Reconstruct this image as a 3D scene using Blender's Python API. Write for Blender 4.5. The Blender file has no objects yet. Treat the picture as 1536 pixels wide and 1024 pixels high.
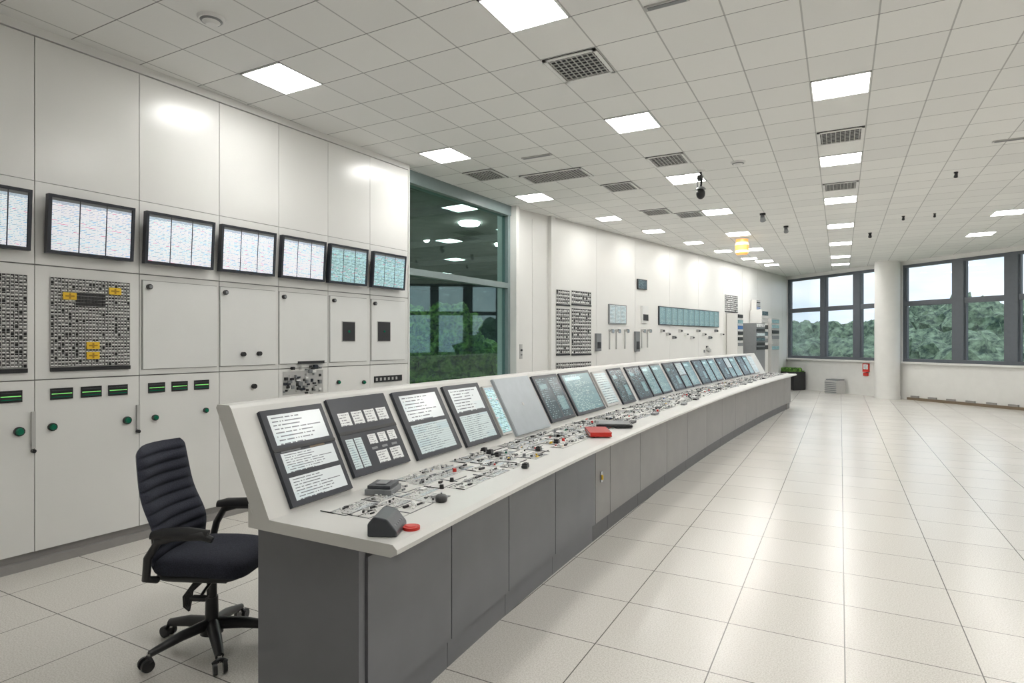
import bpy, bmesh, math, random
from mathutils import Vector, Matrix, noise
random.seed(7)
sc=bpy.context.scene
# ------------------------------------------------------------ survey constants
FP=915.0; CH=1.65; HZ=512.0; YAW=math.radians(28.3); CEIL=3.95
Fx,Fy=-math.sin(YAW),math.cos(YAW); Rx,Ry=math.cos(YAW),math.sin(YAW)
def ray(u):
    k=(u-768)/FP
    return (Fx+Rx*k, Fy+Ry*k)
def on_z(u,v,z):
    d=FP*(CH-z)/(v-HZ); D=ray(u); return (D[0]*d,D[1]*d,d)
def u_of(X,Y):
    return 768+FP*(Rx*X+Ry*Y)/(Fx*X+Fy*Y)

# ------------------------------------------------------------ materials
def new_mat(name):
    m=bpy.data.materials.new(name); m.use_nodes=True
    return m,m.node_tree,m.node_tree.nodes['Principled BSDF']
def M(name,col,rough=.5,metal=0,var=.04,scale=12,bump=0,emit=0,spec=.5,ecol=None):
    m,nt,b=new_mat(name)
    tc=nt.nodes.new('ShaderNodeTexCoord'); n=nt.nodes.new('ShaderNodeTexNoise')
    n.inputs['Scale'].default_value=scale; n.inputs['Detail'].default_value=4
    nt.links.new(tc.outputs['Object'],n.inputs['Vector'])
    r=nt.nodes.new('ShaderNodeValToRGB')
    r.color_ramp.elements[0].position=.3; r.color_ramp.elements[1].position=.7
    r.color_ramp.elements[0].color=(*[max(0,c*(1-var)) for c in col],1)
    r.color_ramp.elements[1].color=(*[min(1,c*(1+var)) for c in col],1)
    nt.links.new(n.outputs['Fac'],r.inputs['Fac']); nt.links.new(r.outputs['Color'],b.inputs['Base Color'])
    b.inputs['Roughness'].default_value=rough; b.inputs['Metallic'].default_value=metal
    b.inputs['Specular IOR Level'].default_value=spec
    if emit:
        b.inputs['Emission Color'].default_value=(*(ecol or col),1); b.inputs['Emission Strength'].default_value=emit
    if bump:
        bp=nt.nodes.new('ShaderNodeBump'); bp.inputs['Strength'].default_value=bump; bp.inputs['Distance'].default_value=.004
        nt.links.new(n.outputs['Fac'],bp.inputs['Height']); nt.links.new(bp.outputs['Normal'],b.inputs['Normal'])
    return m
def mth(nt,op,a,b=None):
    n=nt.nodes.new('ShaderNodeMath'); n.operation=op
    for i,x in enumerate((a,b)):
        if x is None: continue
        if isinstance(x,(int,float)): n.inputs[i].default_value=x
        else: nt.links.new(x,n.inputs[i])
    return n.outputs[0]
def mixc(nt,f,a,b):
    n=nt.nodes.new('ShaderNodeMix'); n.data_type='RGBA'
    if isinstance(f,(int,float)): n.inputs[0].default_value=f
    else: nt.links.new(f,n.inputs[0])
    for i,x in ((6,a),(7,b)):
        if isinstance(x,tuple): n.inputs[i].default_value=(*x[:3],1)
        else: nt.links.new(x,n.inputs[i])
    return n.outputs[2]
def textmat(name,bg,ink,rows,cols,th=.3,emit=.3,acc=None,rough=.2,fill=.4,para=True,blocks=3,lines=0,accf=.6,cells=False):
    m,nt,b=new_mat(name)
    uv=nt.nodes.new('ShaderNodeUVMap'); s=nt.nodes.new('ShaderNodeSeparateXYZ'); nt.links.new(uv.outputs[0],s.inputs[0])
    oi=nt.nodes.new('ShaderNodeObjectInfo'); seed=mth(nt,'FLOOR',mth(nt,'MULTIPLY',oi.outputs['Random'],97))
    ry=mth(nt,'MULTIPLY',s.outputs[1],rows); cx=mth(nt,'MULTIPLY',s.outputs[0],cols)
    fr=mth(nt,'FRACT',ry); m1=mth(nt,'LESS_THAN',fr,fill)
    row=mth(nt,'ADD',mth(nt,'FLOOR',ry),seed)
    cv=nt.nodes.new('ShaderNodeCombineXYZ'); nt.links.new(mth(nt,'FLOOR',cx),cv.inputs[0]); nt.links.new(row,cv.inputs[1])
    wn=nt.nodes.new('ShaderNodeTexWhiteNoise'); wn.noise_dimensions='2D'; nt.links.new(cv.outputs[0],wn.inputs['Vector'])
    mm=mth(nt,'MULTIPLY',m1,mth(nt,'GREATER_THAN',wn.outputs['Value'],th))
    if para:
        w1=nt.nodes.new('ShaderNodeTexWhiteNoise'); w1.noise_dimensions='1D'; nt.links.new(row,w1.inputs['W'])
        ln=mth(nt,'ADD',mth(nt,'MULTIPLY',w1.outputs['Value'],.5),.48)
        mm=mth(nt,'MULTIPLY',mm,mth(nt,'LESS_THAN',s.outputs[0],ln)); mm=mth(nt,'MULTIPLY',mm,mth(nt,'GREATER_THAN',s.outputs[0],.05)); mm=mth(nt,'MULTIPLY',mm,mth(nt,'LESS_THAN',s.outputs[0],.95))
    cv2=nt.nodes.new('ShaderNodeCombineXYZ'); nt.links.new(mth(nt,'ADD',mth(nt,'FLOOR',mth(nt,'MULTIPLY',s.outputs[0],blocks)),seed),cv2.inputs[0]); nt.links.new(mth(nt,'FLOOR',mth(nt,'MULTIPLY',s.outputs[1],rows/3)),cv2.inputs[1])
    wn2=nt.nodes.new('ShaderNodeTexWhiteNoise'); wn2.noise_dimensions='2D'; nt.links.new(cv2.outputs[0],wn2.inputs['Vector'])
    c=mixc(nt,mth(nt,'MULTIPLY',mth(nt,'GREATER_THAN',wn2.outputs['Value'],.68),accf),bg,acc or tuple(x*.85 for x in bg))
    if lines:
        f2=mth(nt,'FRACT',mth(nt,'MULTIPLY',s.outputs[1],lines)); c=mixc(nt,mth(nt,'MULTIPLY',mth(nt,'LESS_THAN',f2,.14),.55),c,ink)
    c=mixc(nt,mm,c,ink)
    if cells:
        cv3=nt.nodes.new('ShaderNodeCombineXYZ'); nt.links.new(mth(nt,'FLOOR',mth(nt,'MULTIPLY',s.outputs[0],5)),cv3.inputs[0]); nt.links.new(row,cv3.inputs[1])
        w3=nt.nodes.new('ShaderNodeTexWhiteNoise'); w3.noise_dimensions='2D'; nt.links.new(cv3.outputs[0],w3.inputs['Vector'])
        c=mixc(nt,mth(nt,'MULTIPLY',mth(nt,'MULTIPLY',mth(nt,'GREATER_THAN',w3.outputs['Value'],.955),m1),.8),c,(.62,.20,.30))
        c=mixc(nt,mth(nt,'MULTIPLY',mth(nt,'MULTIPLY',mth(nt,'LESS_THAN',w3.outputs['Value'],.06),m1),.8),c,(.22,.42,.62))
        c=mixc(nt,mth(nt,'MULTIPLY',mth(nt,'GREATER_THAN',s.outputs[1],.945),.7),c,(.30,.38,.46))
        vx=mth(nt,'FRACT',mth(nt,'MULTIPLY',s.outputs[0],3)); c=mixc(nt,mth(nt,'MULTIPLY',mth(nt,'LESS_THAN',vx,.04),.6),c,ink)
    nt.links.new(c,b.inputs['Base Color']); nt.links.new(c,b.inputs['Emission Color'])
    b.inputs['Emission Strength'].default_value=emit; b.inputs['Roughness'].default_value=rough
    return m
def gridmask(nt,px,py,ox,oy,hx,hy):
    tc=nt.nodes.new('ShaderNodeTexCoord'); s=nt.nodes.new('ShaderNodeSeparateXYZ'); nt.links.new(tc.outputs['Object'],s.inputs[0])
    out=[]
    for o,p,off,h in ((s.outputs[0],px,ox,hx),(s.outputs[1],py,oy,hy)):
        t=mth(nt,'DIVIDE',mth(nt,'SUBTRACT',o,off),p); f=mth(nt,'FRACT',t)
        a=mth(nt,'ABSOLUTE',mth(nt,'SUBTRACT',f,.5)); out.append(mth(nt,'GREATER_THAN',a,.5-h/p))
    cell=nt.nodes.new('ShaderNodeCombineXYZ')
    nt.links.new(mth(nt,'FLOOR',mth(nt,'DIVIDE',mth(nt,'SUBTRACT',s.outputs[0],ox),px)),cell.inputs[0])
    nt.links.new(mth(nt,'FLOOR',mth(nt,'DIVIDE',mth(nt,'SUBTRACT',s.outputs[1],oy),py)),cell.inputs[1])
    wn=nt.nodes.new('ShaderNodeTexWhiteNoise'); wn.noise_dimensions='2D'; nt.links.new(cell.outputs[0],wn.inputs['Vector'])
    return out[0],out[1],wn.outputs['Value'],tc
# floor
mfloor,nt,b=new_mat('floor_tile')
gx,gy,cell,tc=gridmask(nt,.6,.6,.02,.15,.003,.003)
n=nt.nodes.new('ShaderNodeTexNoise'); n.inputs['Scale'].default_value=130; n.inputs['Detail'].default_value=6; nt.links.new(tc.outputs['Object'],n.inputs['Vector'])
rr=nt.nodes.new('ShaderNodeValToRGB'); rr.color_ramp.elements[0].position=.38; rr.color_ramp.elements[0].color=(.60,.57,.52,1); rr.color_ramp.elements[1].position=.58; rr.color_ramp.elements[1].color=(.77,.745,.70,1)
nt.links.new(n.outputs['Fac'],rr.inputs[0])
c=mixc(nt,mth(nt,'MULTIPLY',cell,.22),rr.outputs[0],(.82,.80,.76))
c=mixc(nt,mth(nt,'MAXIMUM',gx,gy),c,(.16,.15,.14))
nt.links.new(c,b.inputs['Base Color'])
n2=nt.nodes.new('ShaderNodeTexNoise'); n2.inputs['Scale'].default_value=1.3; nt.links.new(tc.outputs['Object'],n2.inputs['Vector'])
nt.links.new(mth(nt,'ADD',mth(nt,'MULTIPLY',n2.outputs['Fac'],.10),.19),b.inputs['Roughness'])
b.inputs['Specular IOR Level'].default_value=.6
# ceiling
mceil,nt,b=new_mat('ceiling_tile')
gx,gy,cell,tc=gridmask(nt,.48,.5,.24,0,.006,.004)
n=nt.nodes.new('ShaderNodeTexNoise'); n.inputs['Scale'].default_value=60; nt.links.new(tc.outputs['Object'],n.inputs['Vector'])
c=mixc(nt,cell,(.81,.81,.795),(.87,.87,.85))
c=mixc(nt,mth(nt,'MULTIPLY',n.outputs['Fac'],.12),c,(.7,.7,.68))
c=mixc(nt,gx,c,(.50,.50,.49)); c=mixc(nt,gy,c,(.24,.24,.24))
nt.links.new(c,b.inputs['Base Color']); b.inputs['Roughness'].default_value=.75
# glass
def glassmat(name,tint,refl,alpha):
    m,nt,b=new_mat(name); nt.nodes.remove(b)
    o=[x for x in nt.nodes if x.type=='OUTPUT_MATERIAL'][0]
    t=nt.nodes.new('ShaderNodeBsdfTransparent'); t.inputs[0].default_value=(*tint,1)
    g=nt.nodes.new('ShaderNodeBsdfGlossy'); g.inputs['Roughness'].default_value=.02; g.inputs[0].default_value=(.9,1,1,1)
    lw=nt.nodes.new('ShaderNodeLayerWeight'); lw.inputs[0].default_value=.3
    mx=nt.nodes.new('ShaderNodeMixShader')
    f=mth(nt,'ADD',mth(nt,'MULTIPLY',lw.outputs['Fresnel'],refl),alpha)
    nt.links.new(f,mx.inputs[0]); nt.links.new(t.outputs[0],mx.inputs[1]); nt.links.new(g.outputs[0],mx.inputs[2]); nt.links.new(mx.outputs[0],o.inputs[0])
    return m
WHITE=M('white_enamel',(.80,.80,.78),.24,var=.012,scale=2,spec=.6)
WHITE2=M('white_wall_panel',(.80,.795,.77),.35,var=.012,scale=2)
DOORW=M('door_white',(.77,.775,.76),.3,var=.015,scale=3)
SEAM=M('seam_grey',(.34,.34,.33),.7)
PLASTER=M('plaster_white',(.79,.785,.76),.7,var=.02,scale=5)
PLINTH=M('plinth_grey',(.32,.31,.30),.5)
COUNTER=M('counter_laminate',(.66,.655,.63),.35,var=.02,scale=4)
GREY=M('grey_laminate',(.165,.168,.185),.42,var=.05,scale=4)
GREYL=M('warm_grey_laminate',(.27,.265,.26),.42,var=.05,scale=4)
GREYD=M('dark_grey_plinth',(.12,.12,.128),.5)
BLACK=M('black_plastic',(.018,.018,.02),.38)
SLATE=M('slate_plastic',(.05,.055,.065),.35)
DARK=M('dark_recess',(.01,.01,.012),.6)
NAVY=M('navy_frame',(.02,.024,.035),.3)
FABRIC=M('navy_fabric',(.026,.029,.045),.9,var=.35,scale=160,bump=.5)
FRAME=M('window_frame_grey',(.12,.135,.155),.4)
FRAMET=M('teal_frame',(.22,.28,.28),.35)
LGREY=M('light_grey_plastic',(.5,.5,.49),.4)
MGREY=M('mid_grey_plastic',(.22,.23,.24),.4)
GREEN=M('green_lens',(.01,.16,.09),.2)
LED=M('green_led',(.25,.8,.2),.3,emit=.5)
YEL=M('yellow_tag',(.85,.55,.03),.5)
TAGB=M('tag_brown',(.45,.25,.02),.6)
RED=M('red_plastic',(.60,.03,.02),.35)
DRED=M('dark_red_cover',(.42,.025,.02),.45)
BLU=M('blue_plastic',(.05,.15,.4),.35)
STEEL=M('steel',(.55,.55,.55),.25,1)
TEAL=textmat('teal_display',(.15,.25,.27),(.36,.48,.49),30,30,.55,.35,blocks=2)
TEALD=textmat('dark_teal_display',(.045,.075,.09),(.22,.32,.35),20,16,.6,.25,blocks=1)
TABLE=textmat('table_display',(.74,.82,.87),(.38,.43,.48),30,15,.55,.5,(.86,.80,.87),fill=.4,para=False,blocks=1,lines=10,accf=.6,cells=True)
TABLET=textmat('table_display_teal',(.40,.60,.62),(.14,.26,.28),28,14,.5,.45,fill=.42,para=False,lines=10,cells=True)
PAPER=textmat('document_display',(.64,.68,.69),(.15,.16,.18),8,44,.18,.25,(.56,.64,.66),fill=.30)
PAPERF=textmat('fine_document_display',(.54,.62,.63),(.22,.26,.28),13,50,.22,.2,(.45,.57,.61),fill=.32,lines=13)
CARD=textmat('label_card',(.74,.75,.75),(.25,.25,.27),5,16,.3,.12,fill=.35)
SCHEM=textmat('mimic_plate',(.60,.60,.58),(.10,.10,.11),10,26,.72,.0,(.48,.52,.55),fill=.3,para=False)
SCHEM2=textmat('mimic_plate_fine',(.64,.64,.62),(.22,.23,.25),13,20,.6,.0,(.42,.52,.58),fill=.35,para=False)
SILVER=M('laptop_silver',(.40,.44,.47),.3,.2)
LIGHT=M('light_diffuser',(1,1,1),.5,var=0,emit=26,ecol=(1,.985,.95))
LAMPFILL=M('added_downlight_lens',(1,1,1),.5,var=0,emit=50,ecol=(1,.98,.92))  # strong glow for the lamps added under the terrace canopy
AMBER=M('amber_lens',(.9,.42,.12),.3,emit=.55,ecol=(1,.5,.14))
AMBERC=M('amber_core',(1,.8,.5),.3,emit=1.6,ecol=(1,.78,.45))
GLASS=glassmat('clear_glass',(.95,.97,.98),.30,.01)
GLASST=glassmat('teal_glass',(.74,.86,.84),.16,.03)
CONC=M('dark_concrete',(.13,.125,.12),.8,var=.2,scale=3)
CONCD=M('dark_render_wall',(.075,.085,.082),.8,var=.3,scale=1.2)  # dark greenish colour of the terrace back wall
def folmat(name,dark,light,sc_):
    m,nt,b=new_mat(name); tc=nt.nodes.new('ShaderNodeTexCoord'); n=nt.nodes.new('ShaderNodeTexNoise'); n.inputs['Scale'].default_value=sc_; n.inputs['Detail'].default_value=9; n.inputs['Roughness'].default_value=.7
    nt.links.new(tc.outputs['Object'],n.inputs['Vector']); r=nt.nodes.new('ShaderNodeValToRGB')
    r.color_ramp.elements[0].position=.40; r.color_ramp.elements[0].color=(*dark,1); r.color_ramp.elements[1].position=.6; r.color_ramp.elements[1].color=(*light,1)
    nt.links.new(n.outputs['Fac'],r.inputs[0]); nt.links.new(r.outputs[0],b.inputs['Base Color']); b.inputs['Roughness'].default_value=.9
    return m
FOL=folmat('foliage',(.05,.085,.07),(.29,.40,.27),3.5)
FOL2=folmat('shrub_foliage',(.015,.05,.012),(.18,.38,.07),9)
GRASS=M('grass',(.09,.17,.05),.9,var=.4,scale=3)

# ------------------------------------------------------------ mesh builder
class MB:
    def __init__(s): s.v=[];s.f=[];s.mi=[];s.uv=[];s.sm=[];s.mats=[]
    def idx(s,m):
        if m not in s.mats: s.mats.append(m)
        return s.mats.index(m)
    def add(s,vs,fs,mat,smooth=False,uvs=None):
        b=len(s.v); s.v+= [tuple(p) for p in vs]; k=s.idx(mat)
        for i,f in enumerate(fs):
            s.f.append([b+j for j in f]); s.mi.append(k); s.sm.append(smooth)
            q=uvs[i] if uvs else None
            if q is None: q=[(0,0),(1,0),(1,1),(0,1)] if len(f)==4 else [(0,0)]*len(f)
            s.uv+=q
    def quad(s,p,mat): s.add(p,[(0,1,2,3)],mat)
    def hexa(s,p,mat): s.add(p,[(0,1,2,3),(7,6,5,4),(0,4,5,1),(1,5,6,2),(2,6,7,3),(3,7,4,0)],mat)
    def box(s,x0,x1,y0,y1,z0,z1,mat,T=None):
        p=[Vector(q) for q in ((x0,y0,z0),(x1,y0,z0),(x1,y1,z0),(x0,y1,z0),(x0,y0,z1),(x1,y0,z1),(x1,y1,z1),(x0,y1,z1))]
        if T: p=[T@q for q in p]
        s.hexa(p,mat)
    def cyl(s,p0,p1,r0,r1,mat,n=14,caps=True):
        p0=Vector(p0);p1=Vector(p1);a=(p1-p0).normalized()
        x=a.orthogonal().normalized();y=a.cross(x)
        vs=[];
        for p,r in ((p0,r0),(p1,r1)):
            for i in range(n):
                t=2*math.pi*i/n; vs.append(p+(x*math.cos(t)+y*math.sin(t))*r)
        s.add(vs,[(i,(i+1)%n,n+(i+1)%n,n+i) for i in range(n)],mat,True)
        if caps: s.add(vs[:n],[tuple(range(n))],mat); s.add(vs[n:],[tuple(range(n))],mat)
    def tube(s,pts,r,mat,n=10,flat=1.0):
        pts=[Vector(p) for p in pts]; vs=[];m=len(pts); up=None
        for i,p in enumerate(pts):
            a=(pts[min(i+1,m-1)]-pts[max(i-1,0)]).normalized()
            if up is None: up=a.orthogonal().normalized()
            x=(up-a*up.dot(a)).normalized(); up=x; y=a.cross(x)
            rr=r[i] if isinstance(r,(list,tuple)) else r
            for j in range(n):
                t=2*math.pi*j/n; vs.append(p+x*math.cos(t)*rr+y*math.sin(t)*rr*flat)
        fs=[(i*n+j,i*n+(j+1)%n,(i+1)*n+(j+1)%n,(i+1)*n+j) for i in range(m-1) for j in range(n)]
        s.add(vs,fs,mat,True); s.add(vs[:n],[tuple(range(n))],mat); s.add(vs[-n:],[tuple(range(n))],mat)
    def ell(s,c,r,mat,nu=14,nv=8,T=None,p=1.0):
        vs=[]
        for i in range(nv+1):
            a=-math.pi/2+math.pi*i/nv
            for j in range(nu):
                t=2*math.pi*j/nu
                f=lambda w: math.copysign(abs(w)**p,w)
                q=Vector((c[0]+r[0]*f(math.cos(a))*f(math.cos(t)),c[1]+r[1]*f(math.cos(a))*f(math.sin(t)),c[2]+r[2]*f(math.sin(a))))
                vs.append(T@q if T else q)
        s.add(vs,[(i*nu+j,i*nu+(j+1)%nu,(i+1)*nu+(j+1)%nu,(i+1)*nu+j) for i in range(nv) for j in range(nu)],mat,True)
    def sweep(s,sec,ys,mat,fx,caps=True):
        n=len(sec); vs=[(fx(y)+o,y,z) for y in ys for (o,z) in sec]; m=len(ys)
        s.add(vs,[(i*n+j,i*n+(j+1)%n,(i+1)*n+(j+1)%n,(i+1)*n+j) for i in range(m-1) for j in range(n)],mat)
        if caps: s.add(vs[:n],[tuple(range(n))],mat); s.add(vs[-n:],[tuple(range(n))],mat)
    def build(s,name,bevel=0,parent=None,T=None):
        me=bpy.data.meshes.new(name); vv=[T@Vector(p) for p in s.v] if T else s.v
        me.from_pydata(vv,[],s.f)
        for m in s.mats: me.materials.append(m)
        uv=me.uv_layers.new(name='UVMap')
        for i,q in enumerate(s.uv): uv.data[i].uv=q
        for i,p in enumerate(me.polygons): p.material_index=s.mi[i]; p.use_smooth=s.sm[i]
        bm=bmesh.new(); bm.from_mesh(me); bmesh.ops.recalc_face_normals(bm,faces=bm.faces); bm.to_mesh(me); bm.free()
        o=bpy.data.objects.new(name,me); sc.collection.objects.link(o)
        if bevel:
            md=o.modifiers.new('bevel','BEVEL'); md.width=bevel; md.segments=2; md.limit_method='ANGLE'
        if parent: o.parent=parent
        return o
class Fr:
    def __init__(s,p0,p1):
        s.o=Vector(p0); d=Vector(p1)-s.o; s.L=d.length; s.t=d.normalized()
        n=Vector((s.t.y,-s.t.x))
        if n.dot(-s.o)<0: n=-n
        s.n=n
    def P(s,a,z,n=0):
        q=s.o+s.t*a+s.n*n; return (q.x,q.y,z)
    def box(s,mb,a0,a1,z0,z1,n0,n1,mat):
        mb.hexa([s.P(a0,z0,n0),s.P(a1,z0,n0),s.P(a1,z0,n1),s.P(a0,z0,n1),s.P(a0,z1,n0),s.P(a1,z1,n0),s.P(a1,z1,n1),s.P(a0,z1,n1)],mat)
    def face(s,mb,a0,a1,z0,z1,n,mat):
        mb.quad([s.P(a0,z0,n),s.P(a1,z0,n),s.P(a1,z1,n),s.P(a0,z1,n)],mat)
    def cyl(s,mb,a,z,n0,n1,r,mat,r1=None): mb.cyl(s.P(a,z,n0),s.P(a,z,n1),r,r1 if r1 is not None else r,mat,12)
    def at(s,u,off=0):
        D=ray(u); o=s.o+s.n*off
        det=s.t.x*(-D[1])+D[0]*s.t.y
        a=(-o.x*(-D[1])-D[0]*o.y)/det
        q=o+s.t*a; d=Fx*q.x+Fy*q.y
        return a,d
    def z(s,u,v,off=0): return CH+(HZ-v)*s.at(u,off)[1]/FP
    def rect(s,u0,u1,v0,v1,off=0):
        um=(u0+u1)/2
        return s.at(u0,off)[0],s.at(u1,off)[0],s.z(um,v1,off),s.z(um,v0,off)

# ------------------------------------------------------------ room shell
def xw(Y): return -5.2+.055*(Y-2)
W1=Fr((xw(-4),-4),(xw(9.2),9.2))
c6=W1.at(612)[0]
W1b_n=-.14
Jp0=W1.P(W1.L,0,W1b_n)[:2]; Jp1=(-4.72,10.2)
J=Fr(Jp0,Jp1); W2=Fr(Jp1,(-1.69,23.7)); W3=Fr((-1.69,23.7),(7.2,15.7))
def offpt(f,a,n): return f.P(a,0,n)[:2]
poly=[(xw(-4)-.3,-4.15),(7.35,-4.15),(7.35,15.8),offpt(W3,.0,-.15),(-1.9,23.85),(-4.9,10.25),(Jp0[0]-.15,9.15),(xw(6)-.3,6)]
def prism(name,z0,z1,mat):
    mb=MB(); n=len(poly)
    vs=[(x,y,z0) for x,y in poly]+[(x,y,z1) for x,y in poly]
    mb.add(vs,[tuple(range(n)),tuple(range(n,2*n))]+[(i,(i+1)%n,n+(i+1)%n,n+i) for i in range(n)],mat)
    return mb.build(name)
prism('floor',-.12,0,mfloor); prism('ceiling',CEIL,CEIL+.12,mceil)
mb=MB(); W1.box(mb,-.2,c6+.03,0,CEIL,-.45,-.30,PLASTER); mb.build('wall_left')
wa0=c6+.03; wa1=W1.L-.08
mb=MB()
N0,N1=-.26,-.14
W1.box(mb,wa0,wa1,0,.22,N0,N1,FRAMET)
W1.box(mb,wa0,wa1,3.78,CEIL,N0-.04,N1+.02,FRAMET)
W1.box(mb,wa0,wa0+.07,.22,3.78,N0,N1,FRAMET); W1.box(mb,wa1-.07,wa1,.22,3.78,N0,N1,FRAMET)
W1.box(mb,wa0+.07,wa1-.07,2.55,2.64,N0,N1,FRAMET)
W1.box(mb,wa0+.07,wa1-.07,.22,2.55,-.21,-.20,GLASST); W1.box(mb,wa0+.07,wa1-.07,2.64,3.78,-.21,-.20,GLASST)
mb.build('window_1')
mb=MB(); W1.box(mb,W1.L-.08,W1.L+.02,0,CEIL,-.4,-.02,PLASTER); mb.build('trim_1')
mb=MB(); J.box(mb,0,J.L+.02,0,CEIL,-.15,0,PLASTER)
for a0,a1 in ((.08,.5),(.53,J.L-.06)): J.box(mb,a0,a1,.1,CEIL-.12,0,.012,WHITE2)
mb.build('wall_left.001')
mb=MB(); a,_=J.at(780); J.box(mb,a-.03,a+.03,1.35,1.6,.012,.03,LGREY); J.cyl(mb,a,1.5,.03,.045,.02,BLACK); J.cyl(mb,a,1.42,.03,.045,.014,MGREY); mb.build('wall_switch')
mb=MB(); W2.box(mb,0,W2.L+.1,0,CEIL,-.15,0,PLASTER)
W2.box(mb,-.02,.10,0,CEIL,0,.07,WHITE2)
us=[831,893,951,1003,1046,1083,1112,1135,1155,1172]
ss=[W2.at(u)[0] for u in us]; ss=[.11]+ss[1:]+[W2.L-.05]
for i in range(len(ss)-1):
    W2.box(mb,ss[i]+.004,ss[i+1]-.004,.12,CEIL-.06,0,.03,WHITE2)
mb.build('wall_left.002')
mb=MB(); W2.box(mb,.1,W2.L-.1,0,.10,0,.04,PLINTH); mb.build('baseboard_left')
SILL=1.07; HEAD=3.84
mb=MB(); W3.box(mb,-.1,W3.L+.1,0,SILL-.05,-.2,0,PLASTER); W3.box(mb,-.1,W3.L+.1,HEAD,CEIL,-.2,0,PLASTER)
W3.box(mb,-.1,.03,SILL-.05,HEAD,-.2,0,PLASTER)
pa0,_=W3.at(1314); pa1,_=W3.at(1353)
W3.box(mb,pa0,pa1,SILL-.05,HEAD,-.2,0,PLASTER)
mb.build('wall_far')
mb=MB(); W3.box(mb,.0,W3.L-.02,SILL-.05,SILL,-.2,.10,WHITE2); mb.build('trim_2')
def window(name,a0,a1,div):
    mb=MB(); n0,n1=-.16,-.04; w=.07
    W3.box(mb,a0,a1,SILL,SILL+.09,n0,n1,FRAME); W3.box(mb,a0,a1,HEAD-.08,HEAD,n0,n1,FRAME)
    W3.box(mb,a0,a0+w,SILL+.09,HEAD-.08,n0,n1,FRAME); W3.box(mb,a1-w,a1,SILL+.09,HEAD-.08,n0,n1,FRAME)
    ed=[a0+w]
    for d,ww in div:
        W3.box(mb,d-ww/2,d+ww/2,SILL+.09,HEAD-.08,n0-.02,n1+.03,FRAME); ed+=[d-ww/2,d+ww/2]
    ed.append(a1-w)
    for i in range(0,len(ed),2):
        W3.box(mb,ed[i],ed[i+1],2.66,2.80,n0,n1,FRAME)
        for z0,z1 in ((SILL+.09,2.66),(2.80,HEAD-.08)):
            W3.box(mb,ed[i],ed[i]+.035,z0,z1,n0+.02,n1-.02,FRAME); W3.box(mb,ed[i+1]-.035,ed[i+1],z0,z1,n0+.02,n1-.02,FRAME)
            W3.box(mb,ed[i]+.035,ed[i+1]-.035,z0,z1,-.105,-.098,GLASS)
    mb.build(name)
window('window_2',.03,pa0,[(W3.at(1233)[0],.18),(W3.at(1284)[0],.24)])
window('window_3',pa1,W3.L-.05,[(W3.at(1436)[0],.30),(W3.at(1516)[0],.30),(W3.at(1610)[0],.26),(W3.at(1720)[0],.26)])
mb=MB(); a=W3.at(1333,.25)[0]; p=W3.P(a,0,.31); mb.cyl(p,(p[0],p[1],CEIL),.32,.32,PLASTER,40); mb.cyl(p,(p[0],p[1],.1),.335,.335,PLASTER,40); mb.build('column')
mb=MB(); mb.box(7.2,7.35,-4,15.75,0,CEIL,PLASTER); mb.build('wall_right')
mb=MB(); mb.box(xw(-4)-.3,7.35,-4.15,-4,0,CEIL,PLASTER); mb.build('wall_back')
BROWN=M('brown_skirting',(.20,.15,.10),.5)
mb=MB(); W3.box(mb,pa1+.2,W3.L-.05,.0,.07,.01,.07,BROWN)
a=pa1+.3
while a<W3.L-.3:
    W3.box(mb,a,a+.22,.07,.12,.01,.06,PLINTH); a+=.5
mb.build('baseboard_far')

# ------------------------------------------------------------ cabinets, left
edges=[W1.at(u)[0] for u in (52,209,329,418,492,555,612)]
cols=[edges[0]-.74*k for k in range(7,0,-1) if edges[0]-.74*k>-.1]+edges
mb=MB()
W1.box(mb,cols[0],c6,.0,.11,-.28,-.03,PLINTH)
W1.box(mb,cols[0],c6,.11,CEIL,-.30,-.02,SEAM)
W1.box(mb,cols[0],c6,3.885,CEIL,-.02,.012,WHITE)
rowz=[(.12,1.36),(1.375,2.205),(2.22,2.82),(2.83,3.875)]
for i in range(len(cols)-1):
    for z0,z1 in rowz:
        W1.box(mb,cols[i]+.003,cols[i+1]-.003,z0-.003,z1+.003,-.02,0,WHITE)
W1.box(mb,c6-.004,c6+.02,.0,CEIL,-.30,.012,WHITE)
def doorm(u0,u1):
    a0=W1.at(u0)[0];a1=W1.at(u1)[0]
    W1.box(mb,a0-.005,a1+.005,1.414,2.166,0,.004,SEAM)
    W1.box(mb,a0,a1,1.42,2.16,0,.018,DOORW)
    W1.cyl(mb,a0+.045,2.11,.018,.045,.022,BLACK); W1.cyl(mb,a0+.045,2.11,.045,.055,.014,MGREY)
for u0,u1 in ((213,324),(329,412),(418,489),(494,549),(556,606)): doorm(u0,u1)
for u,v in ((362,531),(386,530)):
    a=W1.at(u)[0]; W1.cyl(mb,a,W1.z(u,v),.018,.05,.022,BLACK)
for u in (521,574):
    a0,a1,z0,z1=W1.rect(u-9,u+9,483,511); W1.box(mb,a0-.01,a1+.01,z0-.01,z1+.01,.018,.022,LGREY); W1.box(mb,a0,a1,z0,z1,.022,.028,BLACK)
    W1.cyl(mb,(a0+a1)/2,(z0+z1)/2,.028,.034,.014,GREEN)
for u0,u1 in ((-32,-8),(-2,33),(75,109),(121,152),(162,191),(222,247),(257,281),(291,313)):
    a0,a1,z0,z1=W1.rect(u0,u1,0,1); z0,z1=1.215,1.30
    W1.box(mb,a0,a1,z0,z1,0,.008,BLACK)
    for k in range(3):
        zz=z0+.016+k*.024; W1.box(mb,a0+.008,a1-.008,zz,zz+.006,.008,.011,LED if k==1 else (GREEN if k==0 else SLATE))
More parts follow.
